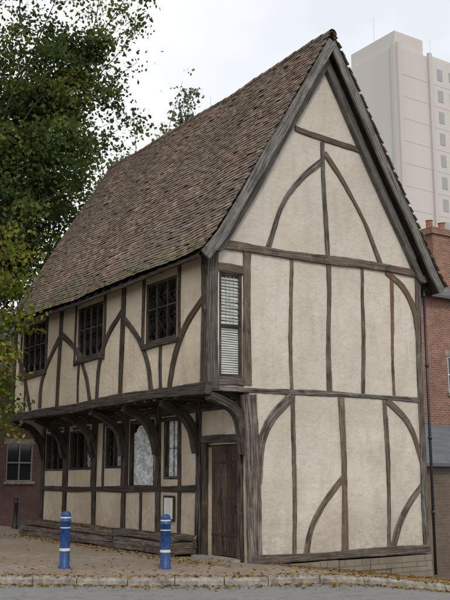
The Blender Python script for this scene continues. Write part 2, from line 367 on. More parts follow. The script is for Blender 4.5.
# gable timbers
g=MB(); ny=(0,-1,0)
def G_(pts,w,front=.03,**k): beam(g,[(s,0,z) for s,z in pts],w,ny,front,.06,jit=.02,**k)
G_([(-.86,3.2),(-.86,5.95)],.25,.045,tint=.0)
G_([(-.05,3.3),(-.045,5.97)],.19,.035,tint=.3)
G_([(-.75,3.34),(-.14,3.34)],.14,.04,tint=.2); G_([(-.75,5.57),(-.14,5.57)],.17,.036,tint=.2)
G_([(-.98,6.02),(1.5,6.03),(3.2,6.1),(4.76,6.08)],.18,.055,tint=.4)
G_([(-.98,3.19),(1.0,3.22),(2.6,3.23),(4.7,3.22)],.10,.03,tint=.8)
G_([(1.09,5.95),(1.07,5.0),(1.03,4.2),(1.03,3.28)],.09,.018,tint=.9); G_([(2.06,5.95),(2.07,5.2),(2.03,4.3),(2.02,3.29)],.125,.024,tint=.3)
G_([(3.02,6.0),(2.98,5.2),(2.98,4.4),(2.95,3.29)],.10,.02,tint=.2); G_([(3.90,6.0),(3.88,5.0),(3.84,4.2),(3.84,3.28)],.1,.018,tint=.5,warm=.9)
G_([(3.72,6.02),(4.21,5.72),(4.54,5.24),(4.66,4.62)],.15,.028,tint=.3,warm=.9)
G_([(1.22,8.83),(3.1,8.72)],.13,.035,tint=.1,warm=.6)
G_([(1.96,8.68),(2.0,7.4),(2.05,6.1)],.11,.024,tint=.2)
G_([(1.95,8.25),(1.36,7.75),(.86,7.1),(.48,6.12)],.12,.03,tint=.4); G_([(2.02,8.45),(2.59,7.83),(3.15,7.05),(3.56,6.18)],.12,.028,tint=.3,warm=.6)
G_([(.12,-.02),(.10,1.6),(.0,3.12)],.26,.045,w1=.33,tint=.9,warm=.1)
G_([(.2,1.45),(.27,2.2),(.52,2.69),(1.02,3.13)],.18,.026,tint=.9,warm=.1)
G_([(1.07,3.17),(1.08,1.6),(1.05,.08)],.11,.02,tint=.4); G_([(2.32,3.18),(2.36,1.6),(2.33,.08)],.15,.028,tint=.6); G_([(3.55,3.18),(3.58,1.6),(3.54,.08)],.11,.022,tint=.3)
G_([(2.34,1.54),(1.8,1.0),(1.47,.53),(1.33,.08)],.13,.024,tint=.6); G_([(3.62,3.17),(4.1,2.82),(4.37,2.45),(4.6,1.85)],.14,.025,tint=.3)
G_([(4.6,1.4),(4.12,.97),(3.83,.56),(3.66,.1)],.15,.026,tint=.6)
G_([(4.62,.05),(4.65,3.1),(4.68,5.95)],.16,.036,tint=.3)
G_([(.02,.02),(2.3,.03),(4.7,.06)],.16,.06,tint=.2)
g.obj('gable_timbers',M_gw,H)
mb=MB(); n=12; x0=.02
while x0<4.72:
    w=random.uniform(.3,.6)
    for zz in (-.07,-.30,-.53): mb.box(x0,min(x0+w,4.74)-.012,-.06-random.uniform(0,.04),.1,zz-.225,zz+random.uniform(-.012,.006))
    x0+=w
mb.box(.0,4.74,-.045,.1,-1.2,-.08); mb.box(-.09,0,-.06,LEN,-.3,-.07)
mb.obj('stone_plinth',M_stone,H)

# ---- roof
def profL(side):
    if side=='L': return [(2.05,11.17),(.7,8.93),(-.72,6.58),(-1.02,6.12),(-1.32,5.76)]
    return [(2.05,11.17),(3.4,8.86),(4.78,6.55),(5.02,6.14),(5.28,5.78)]
def prof(side,d):
    p=profL(side); 
    for i in range(len(p)-1):
        a=Vector(p[i]);b=Vector(p[i+1]);l=(b-a).length
        if d<=l or i==len(p)-2:
            q=a+(b-a)*(d/l); t=(b-a)/l; n=Vector((-t.y,t.x))
            if n.y<0: n=-n
            return q,t,n
        d-=l
def plen(side):
    p=profL(side); return sum((Vector(p[i+1])-Vector(p[i])).length for i in range(len(p)-1))
Y0,Y1=-.36,LEN+.3
def sag(y,d,tot): return -.08*math.sin(math.pi*(y-Y0)/(Y1-Y0))*(1-.3*d/tot)+.018*math.sin(y*1.3+d*.6)+.010*math.sin(y*2.7+1+d*1.3)
tm=MB()
for side in 'LR':
    tot=plen(side); gauge=.105; rows=int(tot/gauge)
    for r in range(rows+1):
        dlow=tot-r*gauge; dhi=max(dlow-.15,0)
        if dlow<.05: continue
        ql,tl,nl=prof(side,dlow); qh,th,nh=prof(side,dhi)
        y=Y0+(.083 if r%2 else 0)-.06+random.uniform(-.04,.04); rowj=random.uniform(-.006,.006)
        while y<Y1:
            w=.165+random.uniform(-.008,.008); yy0=max(y,Y0)+.001; yy1=min(y+w,Y1)-.001; y+=w
            if yy1-yy0<.03: continue
            up=.030+random.uniform(-.004,.009); j=random.uniform(-.008,.008)+rowj
            if random.random()<.03: up+=.017
            tw=random.uniform(-.004,.004)
            vs=[]
            for q,n,t,u,dd in ((ql,nl,tl,up,dlow),(qh,nh,th,.008,dhi)):
                for th2 in (0,.013):
                    for yy,tt in ((yy0,tw),(yy1,-tw)):
                        pz=q+n*(u+th2+tt)+t*j; vs.append((pz.x,yy,pz.y+sag(yy,dd,tot)))
            v=random.betavariate(1.9,2.2); e=max(0,1-r/10)*.9 if side=='L' else max(0,1-r/5)*.5
            tm.add(vs,[(2,3,7,6),(0,1,3,2),(0,2,6,4),(1,5,7,3),(0,4,5,1)],col=(v,e,0,1))
tm.obj('roof_tiles',M_tile,H)
rt=MB(); y=Y0
while y<Y1:
    v=random.betavariate(2,2.5); vs=[];fs=[]; y1=min(y+.32,Y1)
    zj=random.uniform(-.008,.008)
    for yy,dr in ((y+.004,.012),(y1-.004,0)):
        for k in range(9):
            a=math.radians(-10+200*k/8); rr=.095+dr; vs.append((2.05+rr*math.cos(a),yy,11.12+sag(yy,0,6)+zj+rr*math.sin(a)))
    fs=[(k,k+1,k+10,k+9) for k in range(8)]; rt.add(vs,fs,col=(v,.1,0,1)); y=y1
rt.obj('ridge_tiles',M_tile,H)
dk=MB()
for side in 'LR':
    p=profL(side); vs=[]; sgn=1 if side=='L' else -1
    ys=np.linspace(Y0+.09,Y1-.09,24)
    for yy in ys:
        for i,q in enumerate(p):
            vs.append((q[0]+sgn*(.06)*(i>0),yy,q[1]-.10-.08*math.sin(math.pi*(yy-Y0)/(Y1-Y0))))
    n=len(p); dk.add(vs,[(i*n+k,i*n+k+1,(i+1)*n+k+1,(i+1)*n+k) for i in range(len(ys)-1) for k in range(n-1)])
    y=.1
    while y<LEN: 
        ex=-1.27 if side=='L' else 5.23; ix=-.8 if side=='L' else 4.6
        z0=5.70; z1=6.28; sg_=-.05*math.sin(math.pi*(y-Y0)/(Y1-Y0))
        beam(dk,[(ex,y,z0-.02+sg_),(ix,y,z1-.06+sg_)],.09,(0,-1,0),.045,.045); y+=.42
dk.c=[]
dk.obj('roof_deck_and_rafters',M_lw,H)
bb=MB()
def off(p,o,side):
    out=[]
    for i,q in enumerate(p):
        a=Vector(p[max(i-1,0)]);b=Vector(p[min(i+1,len(p)-1)]); t=(b-a).normalized(); n=Vector((-t.y,t.x))
        if n.y>0: n=-n
        out.append((q[0]+n.x*o,q[1]+n.y*o))
    return out
for side in 'LR':
    p=off(profL(side)[:],.13,side); p[0]=(2.05,11.17-.24)
    beam(bb,[(a,-.30-(0.012 if side=='L' else 0),b+.0) for a,b in p],.22,ny,.03,.03,jit=.009,tint=.8,warm=.1)
    p=off(profL(side)[:],.34,side); p[0]=(2.05,11.17-.66); p[-1]=((-.93,5.98) if side=='L' else (4.86,5.98))
    beam(bb,[(a,-.05,b) for a,b in p],.16,ny,.08,.05,jit=.009,tint=.15)
bb.obj('bargeboards',M_barge,H)
sf=MB()
for side in 'LR':
    p=off(profL(side),.05,side)
    vs=[(a,yy,b) for yy in (-.3,.02) for a,b in p]; n=len(p); sf.add(vs,[(k,k+1,k+1+n,k+n) for k in range(n-1)])
sf.obj('verge_soffit',M_lw,H)
gb=MB(); 
beam(gb,[(-1.28,-.2,5.68),(-1.28,LEN/2,5.61),(-1.28,LEN+.2,5.67)],.08,nx,.02,.015,tint=.2); gb.obj('eaves_board',M_lw,H)
dp=MB(); tube(dp,[(4.82,-.07,5.7),(4.82,-.07,2.5),(4.82,-.07,-.5)],.032,.032,12)
for z in (5.6,4,2.4,.8): tube(dp,[(4.82,-.07,z-.04),(4.82,-.07,z+.04)],.043,.043,12)
dp.obj('drainpipe',M_iron,H,True)

# ---- windows
def lattice_window(pl,base,w,nl,kind):
    s0,s1,z0,z1=w; fr=MB(); ld=MB(); tr=MB(); P=PY if pl=='Y' else PX
    nn=ny if pl=='Y' else nx
    def bar(a,b,wd,f,bk): beam(fr,[P(*a,0,base),P(*b,0,base)],wd,nn,f,bk,jit=.004)
    e=.03
    for a,b in (((s0+e,z0),(s0+e,z1)),((s1-e,z0),(s1-e,z1))): bar(a,b,.07,-.005,.1)
    for a,b in (((s0,z0+e),(s1,z0+e)),((s0,z1-e),(s1,z1-e))): bar(a,b,.07,-.012,.1)
    for k in range(1,nl): 
        s=s0+(s1-s0)*k/nl; bar((s,z0),(s,z1),.055,-.018,.1)
    if kind=='ornate':
        zt=z0+(z1-z0)*.56; bar((s0,zt),(s1,zt),.04,-.02,.09)
        lw=(s1-s0)/nl
        for k in range(nl):
            c=s0+lw*(k+.5)
            for zc,r in ((zt-.2,lw*.36),(zt+.27,lw*.36)):
                pts=[]
                for q in range(19):
                    a=2*math.pi*q/18; rr=r*(1+.16*math.cos(4*a)); pts.append(P(c+rr*math.cos(a),zc+rr*1.25*math.sin(a),-.05,base))
                tube(tr,pts,.02,.02,6,col=(.3,.1,0,1))
                tube(tr,[P(c,zc-r*1.2,-.05,base),P(c,zc+r*1.2,-.05,base)],.012,.012,5,col=(.3,.1,0,1)); tube(tr,[P(c-r,zc,-.05,base),P(c+r,zc,-.05,base)],.012,.012,5,col=(.3,.1,0,1))
            for sg in (-1,1):
                tube(tr,[P(c+sg*lw*.47,z1-.32,-.05,base),P(c+sg*lw*.40,z1-.17,-.05,base),P(c+sg*lw*.2,z1-.1,-.05,base),P(c,z1-.03,-.05,base)],.022,.022,6,col=(.3,.1,0,1))
                tube(tr,[P(c+sg*lw*.47,z0+.3,-.05,base),P(c+sg*lw*.3,z0+.16,-.05,base),P(c,z0+.32,-.05,base)],.016,.016,6,col=(.3,.1,0,1))
    sp=.13
    if kind in('ornate','diamond'):
        W=s1-s0;Hh=z1-z0; k=-Hh
        while k<W:
            for sg in (1,-1):
                t0=max(0,-k); t1=min(W-k,Hh/1.25)
                if t1>t0:
                    if sg==1: a=(s0+k+t0,z0+t0*1.25); b=(s0+k+t1,z0+t1*1.25)
                    else: a=(s1-k-t0,z0+t0*1.25); b=(s1-k-t1,z0+t1*1.25)
                    tube(ld,[P(*a,-.083,base),P(*b,-.083,base)],.0045,.0045,4)
            k+=sp
    if kind=='sash':
        tube(ld,[P((s0+s1)/2,z0,-.083,base),P((s0+s1)/2,z1,-.083,base)],.009,.009,4)
        tube(ld,[P(s0,z0+(z1-z0)*.5,-.085,base),P(s1,z0+(z1-z0)*.5,-.085,base)],.009,.009,4)
    fr.obj('window_frame',M_lw,H); 
    if tr.v: tr.obj('window_tracery',M_tr,H)
    if ld.v: ld.obj('window_leading',M_lead,H)
    gl=MB(); gl.add([P(s0,z0,-.09,base),P(s1,z0,-.09,base),P(s1,z1,-.09,base),P(s0,z1,-.09,base)],[(0,1,2,3)]); gl.obj('window_glass',M_glass,H)
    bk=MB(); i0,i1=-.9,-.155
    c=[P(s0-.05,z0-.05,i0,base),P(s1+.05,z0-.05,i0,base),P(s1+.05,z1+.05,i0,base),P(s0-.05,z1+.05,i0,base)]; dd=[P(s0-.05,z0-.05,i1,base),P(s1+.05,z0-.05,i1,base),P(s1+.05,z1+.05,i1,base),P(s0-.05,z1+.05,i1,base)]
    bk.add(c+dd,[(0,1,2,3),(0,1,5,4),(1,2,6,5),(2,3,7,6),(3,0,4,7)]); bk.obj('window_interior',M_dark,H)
def curtain(pl,base,s0,s1,z0,z1,mtl,arch=False,o=-.115):
    P=PY if pl=='Y' else PX; mb=MB(); n=60; vs=[];uvs=[];fs=[]
    for j in range(2):
        for i in range(n+1):
            s=s0+(s1-s0)*i/n; q=.014*math.sin(i*1.1)+.009*math.sin(i*.53+j)
            zz=z0 if j==0 else z1
            if arch and j==1: zz=z1-.28*abs(2*i/n-1)**2.2
            vs.append(P(s,zz,o+q,base))
    for i in range(n): fs.append((i,i+1,i+n+2,i+n+1)); uvs.append([(vs[k][1 if pl=='X' else 0],vs[k][2]) for k in fs[-1]])
    mb.add(vs,fs,uvs); mb.obj('lace_curtain',mtl,H,True)
for w in UW: lattice_window('X',UX,w,3 if w[1]-w[0]<1.35 else 4,'ornate')
lattice_window('X',0,LWn[0],1,'sash'); curtain('X',0,2.68,3.28,1.52,2.83,M_lace)
lattice_window('X',0,LWn[1],1,'none'); curtain('X',0,3.74,4.88,1.33,2.8,M_lace,True)
for w in LWn[2:]: lattice_window('X',0,w,2 if w[1]-w[0]<1 else 3,'diamond')
curtain('X',0,5.35,5.8,1.8,2.4,M_lace); curtain('X',0,7.1,7.6,1.8,2.3,M_lace)
fr=MB(); s0,s1,z0,z1=GW
for a,b,wd in (((s0+.03,z0),(s0+.03,z1),.06),((s1-.03,z0),(s1-.03,z1),.06),((s0,z0+.03),(s1,z0+.03),.07),((s0,z1-.03),(s1,z1-.03),.07),((s0,4.42),(s1,4.42),.06)):
    beam(fr,[PY(*a),PY(*b)],wd,ny,-.01+random.uniform(-.004,.004),.1,jit=.004)
fr.obj('window_frame',M_lw,H)
sl=MB(); z=3.5
while z<4.36:
    q=random.uniform(-.006,.006); sl.add([PY(s0+.06,z+q,-.045),PY(s1-.06,z-q,-.045),PY(s1-.06,z-q+.039,-.07),PY(s0+.06,z+q+.039,-.07)],[(0,1,2,3)]); z+=.045
z=4.47
while z<5.4:
    q=random.uniform(-.008,.008); sl.add([PY(s0+.06,z+q,-.045),PY(s1-.06,z-q,-.045),PY(s1-.06,z-q+.054,-.07),PY(s0+.06,z+q+.054,-.07)],[(0,1,2,3)]); z+=.062
sl.obj('window_blind_slats',M_blind,H)
ld=MB()
for s in (-.52,-.43,-.34): tube(ld,[PY(s,4.45,-.025),PY(s,5.42,-.025)],.005,.005,5)
for k in range(7): tube(ld,[PY(s0+.06,4.56+k*.13,-.025),PY(s1-.06,4.56+k*.13,-.025)],.005,.005,5)
ld.obj('window_leading',M_leadl,H)
gl=MB(); gl.add([PY(s0,z0,-.034),PY(s1,z0,-.034),PY(s1,z1,-.034),PY(s0,z1,-.034)],[(0,1,2,3)]); gl.obj('window_glass',M_glass,H)
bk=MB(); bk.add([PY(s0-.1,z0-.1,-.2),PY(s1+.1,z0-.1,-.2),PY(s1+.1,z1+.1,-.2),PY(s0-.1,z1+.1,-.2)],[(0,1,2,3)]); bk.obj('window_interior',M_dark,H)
# ---- door
dm=MB(); s=DOOR[0]
for k in range(6):
    w_=(DOOR[1]-DOOR[0])/6; beam(dm,[(0,s+w_*(k+.5),.04),(0,s+w_*(k+.5),2.2)],w_-.008,nx,-.07,.12,jit=.003,warm=.3)
for z in (.45,1.85): beam(dm,[(0,s+.02,z),(0,s+1.06,z)],.06,nx,-.062,.08,jit=.003,tint=.1)
dm.obj('plank_door',M_door,H)
im=MB()
for z in (.3,.75,1.15,1.55,2.05):
    for k in range(6): im.box(.055,.068,s+.08+k*.18-.01,s+.08+k*.18+.01,z-.01,z+.01)
tube(im,[(.05,s+.18,1.02),(.02,s+.18,1.0),(.02,s+.18,.9),(.05,s+.18,.88)],.012,.012,8)
im.obj('door_ironwork',M_iron,H)
st=MB(); st.box(-.30,-.08,.2,1.62,-.1,.03); st.obj('door_step',M_kerb,H)
nb=MB(); pbox(nb,'X',0,2.74,3.2,.62,1.16,.03,.05); nb.obj('notice_board_frame',M_lw,H)
nb=MB(); pbox(nb,'X',0,2.79,3.15,.67,1.11,.045,.055); nb.obj('notice_paper',M_paper,H)
nb=MB()
for k in range(9): pbox(nb,'X',0,2.83+.03*random.random(),3.11-.09*random.random(),1.06-k*.042,1.068-k*.042,.05,.0565)
nb.obj('notice_lettering',M_leadl,H)

# ------------------------------------------------------------ planters
for i,(y0,y1) in enumerate(((1.75,4.3),(4.36,7.0),(7.06,9.9))):
    E=empty('wooden_planter'); mb=MB(); x0,x1=-.66,-.14
    for k in range(3):
        z=.07+k*.13; j=random.uniform(-.015,.015)
        for xx,nn in ((x0+j,nx),(x1,(1,0,0))): beam(mb,[(xx,y0-random.uniform(0,.04),z),(xx,y1+random.uniform(0,.02),z)],.122,nn,.035,.035,jit=.015)
        for yy,nn in ((y0+.03,(0,-1,0)),(y1-.03,(0,1,0))): beam(mb,[(x0+.04,yy,z+.002),(x1-.04,yy,z+.002)],.12,nn,.03,.03,jit=.012)
    mb.obj('sleeper_boards',M_pl,E)
    mb=MB(); mb.box(x0+.03,x1-.03,y0+.05,y1-.05,.02,.33); mb.obj('soil',M_soil,E)

# ------------------------------------------------------------ bollards
def blue_bollard(x,y,h):
    E=empty('blue_bollard'); z=terr(x); r=.088
    body=MB(); lathe(body,[(0,-.05),(r+.02,-.05),(r+.02,.03),(r,.045),(r,h*.80),(r+.012,h*.81),(r+.012,h*.84),(r,h*.85),(r,h*.93),(r*.95,h*.96),(r*.75,h*.985),(r*.4,h),(0,h)],x,y,z); body.obj('post',M_blue,E,True)
    bands=MB()
    for a,b in ((.875,.90),(.70,.72),(.30,.35)): lathe(bands,[(r-.002,h*a),(r+.004,h*a+.002),(r+.004,h*b-.002),(r-.002,h*b)],x,y,z)
    bands.obj('white_bands',M_white,E)
blue_bollard(-3.34,.90,.97); blue_bollard(-1.92,-.16,.92)
def iron_bollard(x,y):
    mb=MB(); h=1.05; z=terr(x)
    lathe(mb,[(.11,-.05),(.11,.12),(.08,.16),(.07,h*.75),(.09,h*.77),(.09,h*.8),(.06,h*.83),(.08,h*.9),(.07,h*.96),(.0,h)],x,y,z,20); mb.obj('iron_bollard',M_iron,None,True)
iron_bollard(.94,14.5); iron_bollard(.30,14.9); iron_bollard(-1.2,15.6)

# ------------------------------------------------------------ brick houses, outhouse, towers
def sash(E,pl,base,s0,s1,z0,z1,fm):
    fr=MB(); t=.05
    for a in ((s0,s0+t,z0,z1),(s1-t,s1,z0,z1),(s0+t,s1-t,z0,z0+t),(s0+t,s1-t,z1-t,z1),(s0+t,s1-t,(z0+z1)/2-.025,(z0+z1)/2+.025),((s0+s1)/2-.02,(s0+s1)/2+.02,z0+t,(z0+z1)/2-.025),((s0+s1)/2-.02,(s0+s1)/2+.02,(z0+z1)/2+.025,z1-t)):
        pbox(fr,pl,base,*a,-.08,-.02)
    fr.obj('window_frame',fm,E)
    g_=MB(); pbox(g_,pl,base,s0,s1,z0,z1,-.12,-.09); g_.obj('window_pane',M_pane,E)
    l=MB(); pbox(l,pl,base,s0-.12,s1+.12,z1,z1+.2,0,.012); pbox(l,pl,base,s0-.08,s1+.08,z0-.1,z0,-.05,.07); l.obj('window_lintel_and_sill',M_kerb,E)
M_pane=simple('dark_pane',(.02,.024,.028),.08,.6)
M_tile2=simple('terracotta',(.28,.13,.08),.8,.2,nscale=6)
def brick_house(x0,x1,y0,y1,z0,ze,zr,wins,name='brick_house',chim=None,bm=None,fm=None):
    E=empty(name); mb=MB()
    def face(pl,base,s0,s1,holes):
        P=PY if pl=='Y' else PX
        S=sorted({s0,s1,*[h[0] for h in holes],*[h[1] for h in holes]}); Z=sorted({z0,ze,*[h[2] for h in holes],*[h[3] for h in holes]})
        for i in range(len(S)-1):
            for j in range(len(Z)-1):
                cs=(S[i]+S[i+1])/2; cz=(Z[j]+Z[j+1])/2
                if any(h[0]<cs<h[1] and h[2]<cz<h[3] for h in holes): continue
                mb.add([P(S[i],Z[j],0,base),P(S[i+1],Z[j],0,base),P(S[i+1],Z[j+1],0,base),P(S[i],Z[j+1],0,base)],[(0,1,2,3)])
        for h in holes:
            c=[(h[0],h[2]),(h[1],h[2]),(h[1],h[3]),(h[0],h[3])]
            for k in range(4):
                a=c[k];b=c[(k+1)%4]; mb.add([P(*a,0,base),P(*b,0,base),P(*b,-.12,base),P(*a,-.12,base)],[(0,1,2,3)])
    face('Y',y0,x0,x1,wins); face('X',x0,y0,y1,[]); face('X',x1,y0,y1,[]); face('Y',y1,x0,x1,[])
    ym=(y0+y1)/2
    for xx in (x0,x1): mb.add([(xx,y0,ze),(xx,y1,ze),(xx,ym,zr-.1)],[(0,1,2)])
    mb.obj('walls',bm or M_brick,E)
    r=MB(); sl=math.hypot(ym-y0+.3,zr-ze+.3)
    for sg,ya in ((1,y0-.3),(-1,y1+.3)):
        zl=ze-.25; vs=[(x0-.25,ya,zl),(x1+.25,ya,zl),(x1+.25,ym,zr),(x0-.25,ym,zr)]; vs+=[(a,b,c-.1) for a,b,c in vs]
        r.add(vs,[(0,1,2,3),(4,5,6,7),(0,1,5,4),(1,2,6,5),(3,0,4,7)],[[(x0,0),(x1,0),(x1,sl),(x0,sl)]]*5)
    r.obj('roof',M_slate,E)
    for w in wins: sash(E,'Y',y0,*w,fm or M_white)
    if chim:
        c=MB(); cx,cy,ct=chim; c.box(cx-.55,cx+.55,cy-.35,cy+.35,ze,ct-.25); c.box(cx-.62,cx+.62,cy-.42,cy+.42,ct-.25,ct-.1); c.box(cx-.56,cx+.56,cy-.36,cy+.36,ct-.1,ct); c.obj('chimney_stack',M_brick,E)
        p=MB(); 
        for k in (-.3,.3): lathe(p,[(.14,0),(.12,.1),(.11,.3),(.14,.32),(.1,.33)],cx+k,cy,ct-.01,14)
        p.obj('chimney_pots',M_tile2,E)
    return E
brick_house(10.2,22,6,14,-3,7.6,10.2,[(12.16,13.0,4.2,5.4),(14.2,15.2,4.3,5.9),(16.6,17.6,4.3,5.9),(14.2,15.2,.6,2.4),(16.6,17.6,.6,2.4)],chim=(12.75,6.8,9.9))
brick_house(-14,9.0,19,28,-1.4,5.6,8.6,[(2.2,3.25,1.35,2.75),(-.4,.6,1.35,2.75),(-3.4,-2.4,1.35,2.75),(5.1,6.1,1.35,2.75),(-6.4,-5.4,1.35,2.75)],bm=M_brickl,fm=M_cream)
E=empty('brick_outhouse'); mb=MB(); mb.box(5.55,14,1.6,4.2,-2.6,1.86)
mb.add([(5.55,1.6,1.86),(5.55,4.2,1.86),(5.55,4.2,2.85)],[(0,1,2)]); mb.obj('walls',M_brickd,E)
r=MB(); vs=[(5.4,1.4,1.80),(14.2,1.4,1.80),(14.2,4.3,2.95),(5.4,4.3,2.95)]; vs+=[(a,b,c+.08) for a,b,c in vs]
r.add(vs,[(4,5,6,7),(0,1,5,4),(3,0,4,7),(0,1,2,3)],[[(0,0),(8.8,0),(8.8,3.1),(0,3.1)]]*4); r.obj('slate_roof',M_slate,E)
def concmat(name,c1,c2):
    m,nt,b,o=mat(name); v=coords(nt,'Object',(.3,.3,.05)); n=noise(nt,v,1,5); c=mix(nt,n,c1,c2); nt.links.new(c,b.inputs['Base Color']); b.inputs['Roughness'].default_value=.9; return m
M_conc=concmat('pale_concrete',(.50,.472,.445),(.58,.55,.52)); M_conc2=concmat('concrete_band',(.47,.445,.42),(.54,.515,.49)); M_tw=simple('tower_window',(.34,.34,.345),.5,.3)  # tower colours kept pale and low in contrast to paint in distance haze
M_mast=simple('mast_metal',(.6,.6,.62),.5)
def tower(name,x,y,w,d,h,masts,plant=True):
    E=empty(name); mb=MB(); z0=-4
    mb.box(x,x+w,y,y+d,z0,h); 
    if plant: mb.box(x+.4,x+5.2,y+.4,y+d-.4,h,h+2.2); mb.box(x+7.5,x+w-2,y+1,y+d-1,h,h+1.0)
    mb.obj('walls',M_conc,E)
    fn=MB(); wn=MB(); 
    cols=[c for c in (7.1,14.2,20.8) if c<w-2]
    for c in (0.1,5.4,12.2,18.6,w-.7): 
        if c<w: fn.box(x+c,x+c+.55,y-.35,y+.0,z0,h+.4)
    fn.box(x-.2,x,y+.1,y+.6,z0,h+.4); fn.box(x-.2,x,y+d-.6,y+d-.1,z0,h+.4)
    z=4
    while z<h-2.5:
        for c in cols: 
            wn.box(x+c,x+c+.9,y-.04,y+.1,z+.7,z+2.2); wn.box(x+c+2.1,x+c+3.4,y-.04,y+.1,z+1.0,z+2.2)
        fn.box(x+.65,x+w-.7,y-.02,y,z-.06,z+.04)
        z+=2.8
    fn.obj('concrete_fins',M_conc2,E); wn.obj('window_bands',M_tw,E)
    a=MB()
    for (mx,my,mz0,mz1) in masts:
        tube(a,[(mx,my,mz0),(mx,my,(mz0+mz1)/2),(mx,my,mz1)],.05,.03,6)
    if masts: a.obj('antenna_masts',M_mast,E)
tower('tower_block',62.4,57.7,26,8.6,52.2,[(63.2,62,51,58),(71,60,51,56.5)])
tower('tower_block',48,76,18,10,38.5,[(50.5,80,38,51.0)],False)

# ------------------------------------------------------------ trees
def site(a,b,z):  # survey grid: b metres up the lane, a metres across it
    return (-10.05+.555*b+.832*a, -14.22+.832*b-.555*a, z)
def barkmat():
    m,nt,b,o=mat('bark'); v=coords(nt,'UV',(14,2,1)); n=noise(nt,v,1,6,.65,.5); c=ramp(nt,n,[(.35,(.02,.016,.012)),(.6,(.07,.058,.045)),(.75,(.12,.11,.09))]); nt.links.new(c,b.inputs['Base Color']); b.inputs['Roughness'].default_value=.95; return m
M_bark=barkmat()
def leafmat(name):
    m,nt,b,o=mat(name); a=nt.nodes.new('ShaderNodeAttribute'); a.attribute_name='var'
    nt.nodes.remove(b); b=nt.nodes.new('ShaderNodeBsdfDiffuse'); nt.links.new(a.outputs['Color'],b.inputs[0])
    t=nt.nodes.new('ShaderNodeBsdfTranslucent'); nt.links.new(a.outputs['Color'],t.inputs[0])
    mx=nt.nodes.new('ShaderNodeMixShader'); mx.inputs[0].default_value=.42; nt.links.new(b.outputs[0],mx.inputs[1]); nt.links.new(t.outputs[0],mx.inputs[2]); nt.links.new(mx.outputs[0],o.inputs[0]); return m
M_leaf=leafmat('leaf')
def leaves_obj(name,C,size,cols,parent,flat=False):
    n=len(C); C=np.asarray(C); 
    d=rng.normal(size=(n,3)); d[:,2]-=.4
    if flat: d[:,2]=rng.normal(size=n)*.18
    d/=np.linalg.norm(d,axis=1)[:,None]
    q=rng.normal(size=(n,3)); 
    if flat: q[:,2]*=.25
    s=np.cross(d,q); s/=np.linalg.norm(s,axis=1)[:,None]
    if flat: s[:,2]*=.4
    nn=np.cross(d,s)
    L=size[:,None]; V=np.empty((n,6,3))
    V[:,0]=C-d*L*.5; V[:,1]=C-d*L*.12+s*L*.33+nn*L*.06; V[:,2]=C+d*L*.22+s*L*.25+nn*L*.05; V[:,3]=C+d*L*.55; V[:,4]=C+d*L*.22-s*L*.25+nn*L*.05; V[:,5]=C-d*L*.12-s*L*.33+nn*L*.06
    me=D.meshes.new(name); me.vertices.add(n*6); me.vertices.foreach_set('co',V.ravel())
    base=np.arange(n)[:,None]*6; F=np.concatenate([base+np.array([0,1,2,3]),base+np.array([0,3,4,5])],axis=1).ravel()
    me.loops.add(n*8); me.loops.foreach_set('vertex_index',F.astype(np.int32)); me.polygons.add(n*2); me.polygons.foreach_set('loop_start',np.arange(0,n*8,4,dtype=np.int32))
    me.update(calc_edges=True); me.validate()
    ca=me.color_attributes.new('var','FLOAT_COLOR','POINT'); cc=np.ones((n,6,4)); cc[:,:,:3]=cols[:,None,:]; ca.data.foreach_set('color',cc.ravel())
    me.materials.append(M_leaf); ob=D.objects.new(name,me); SC.collection.objects.link(ob)
    if parent: ob.parent=parent
    return ob
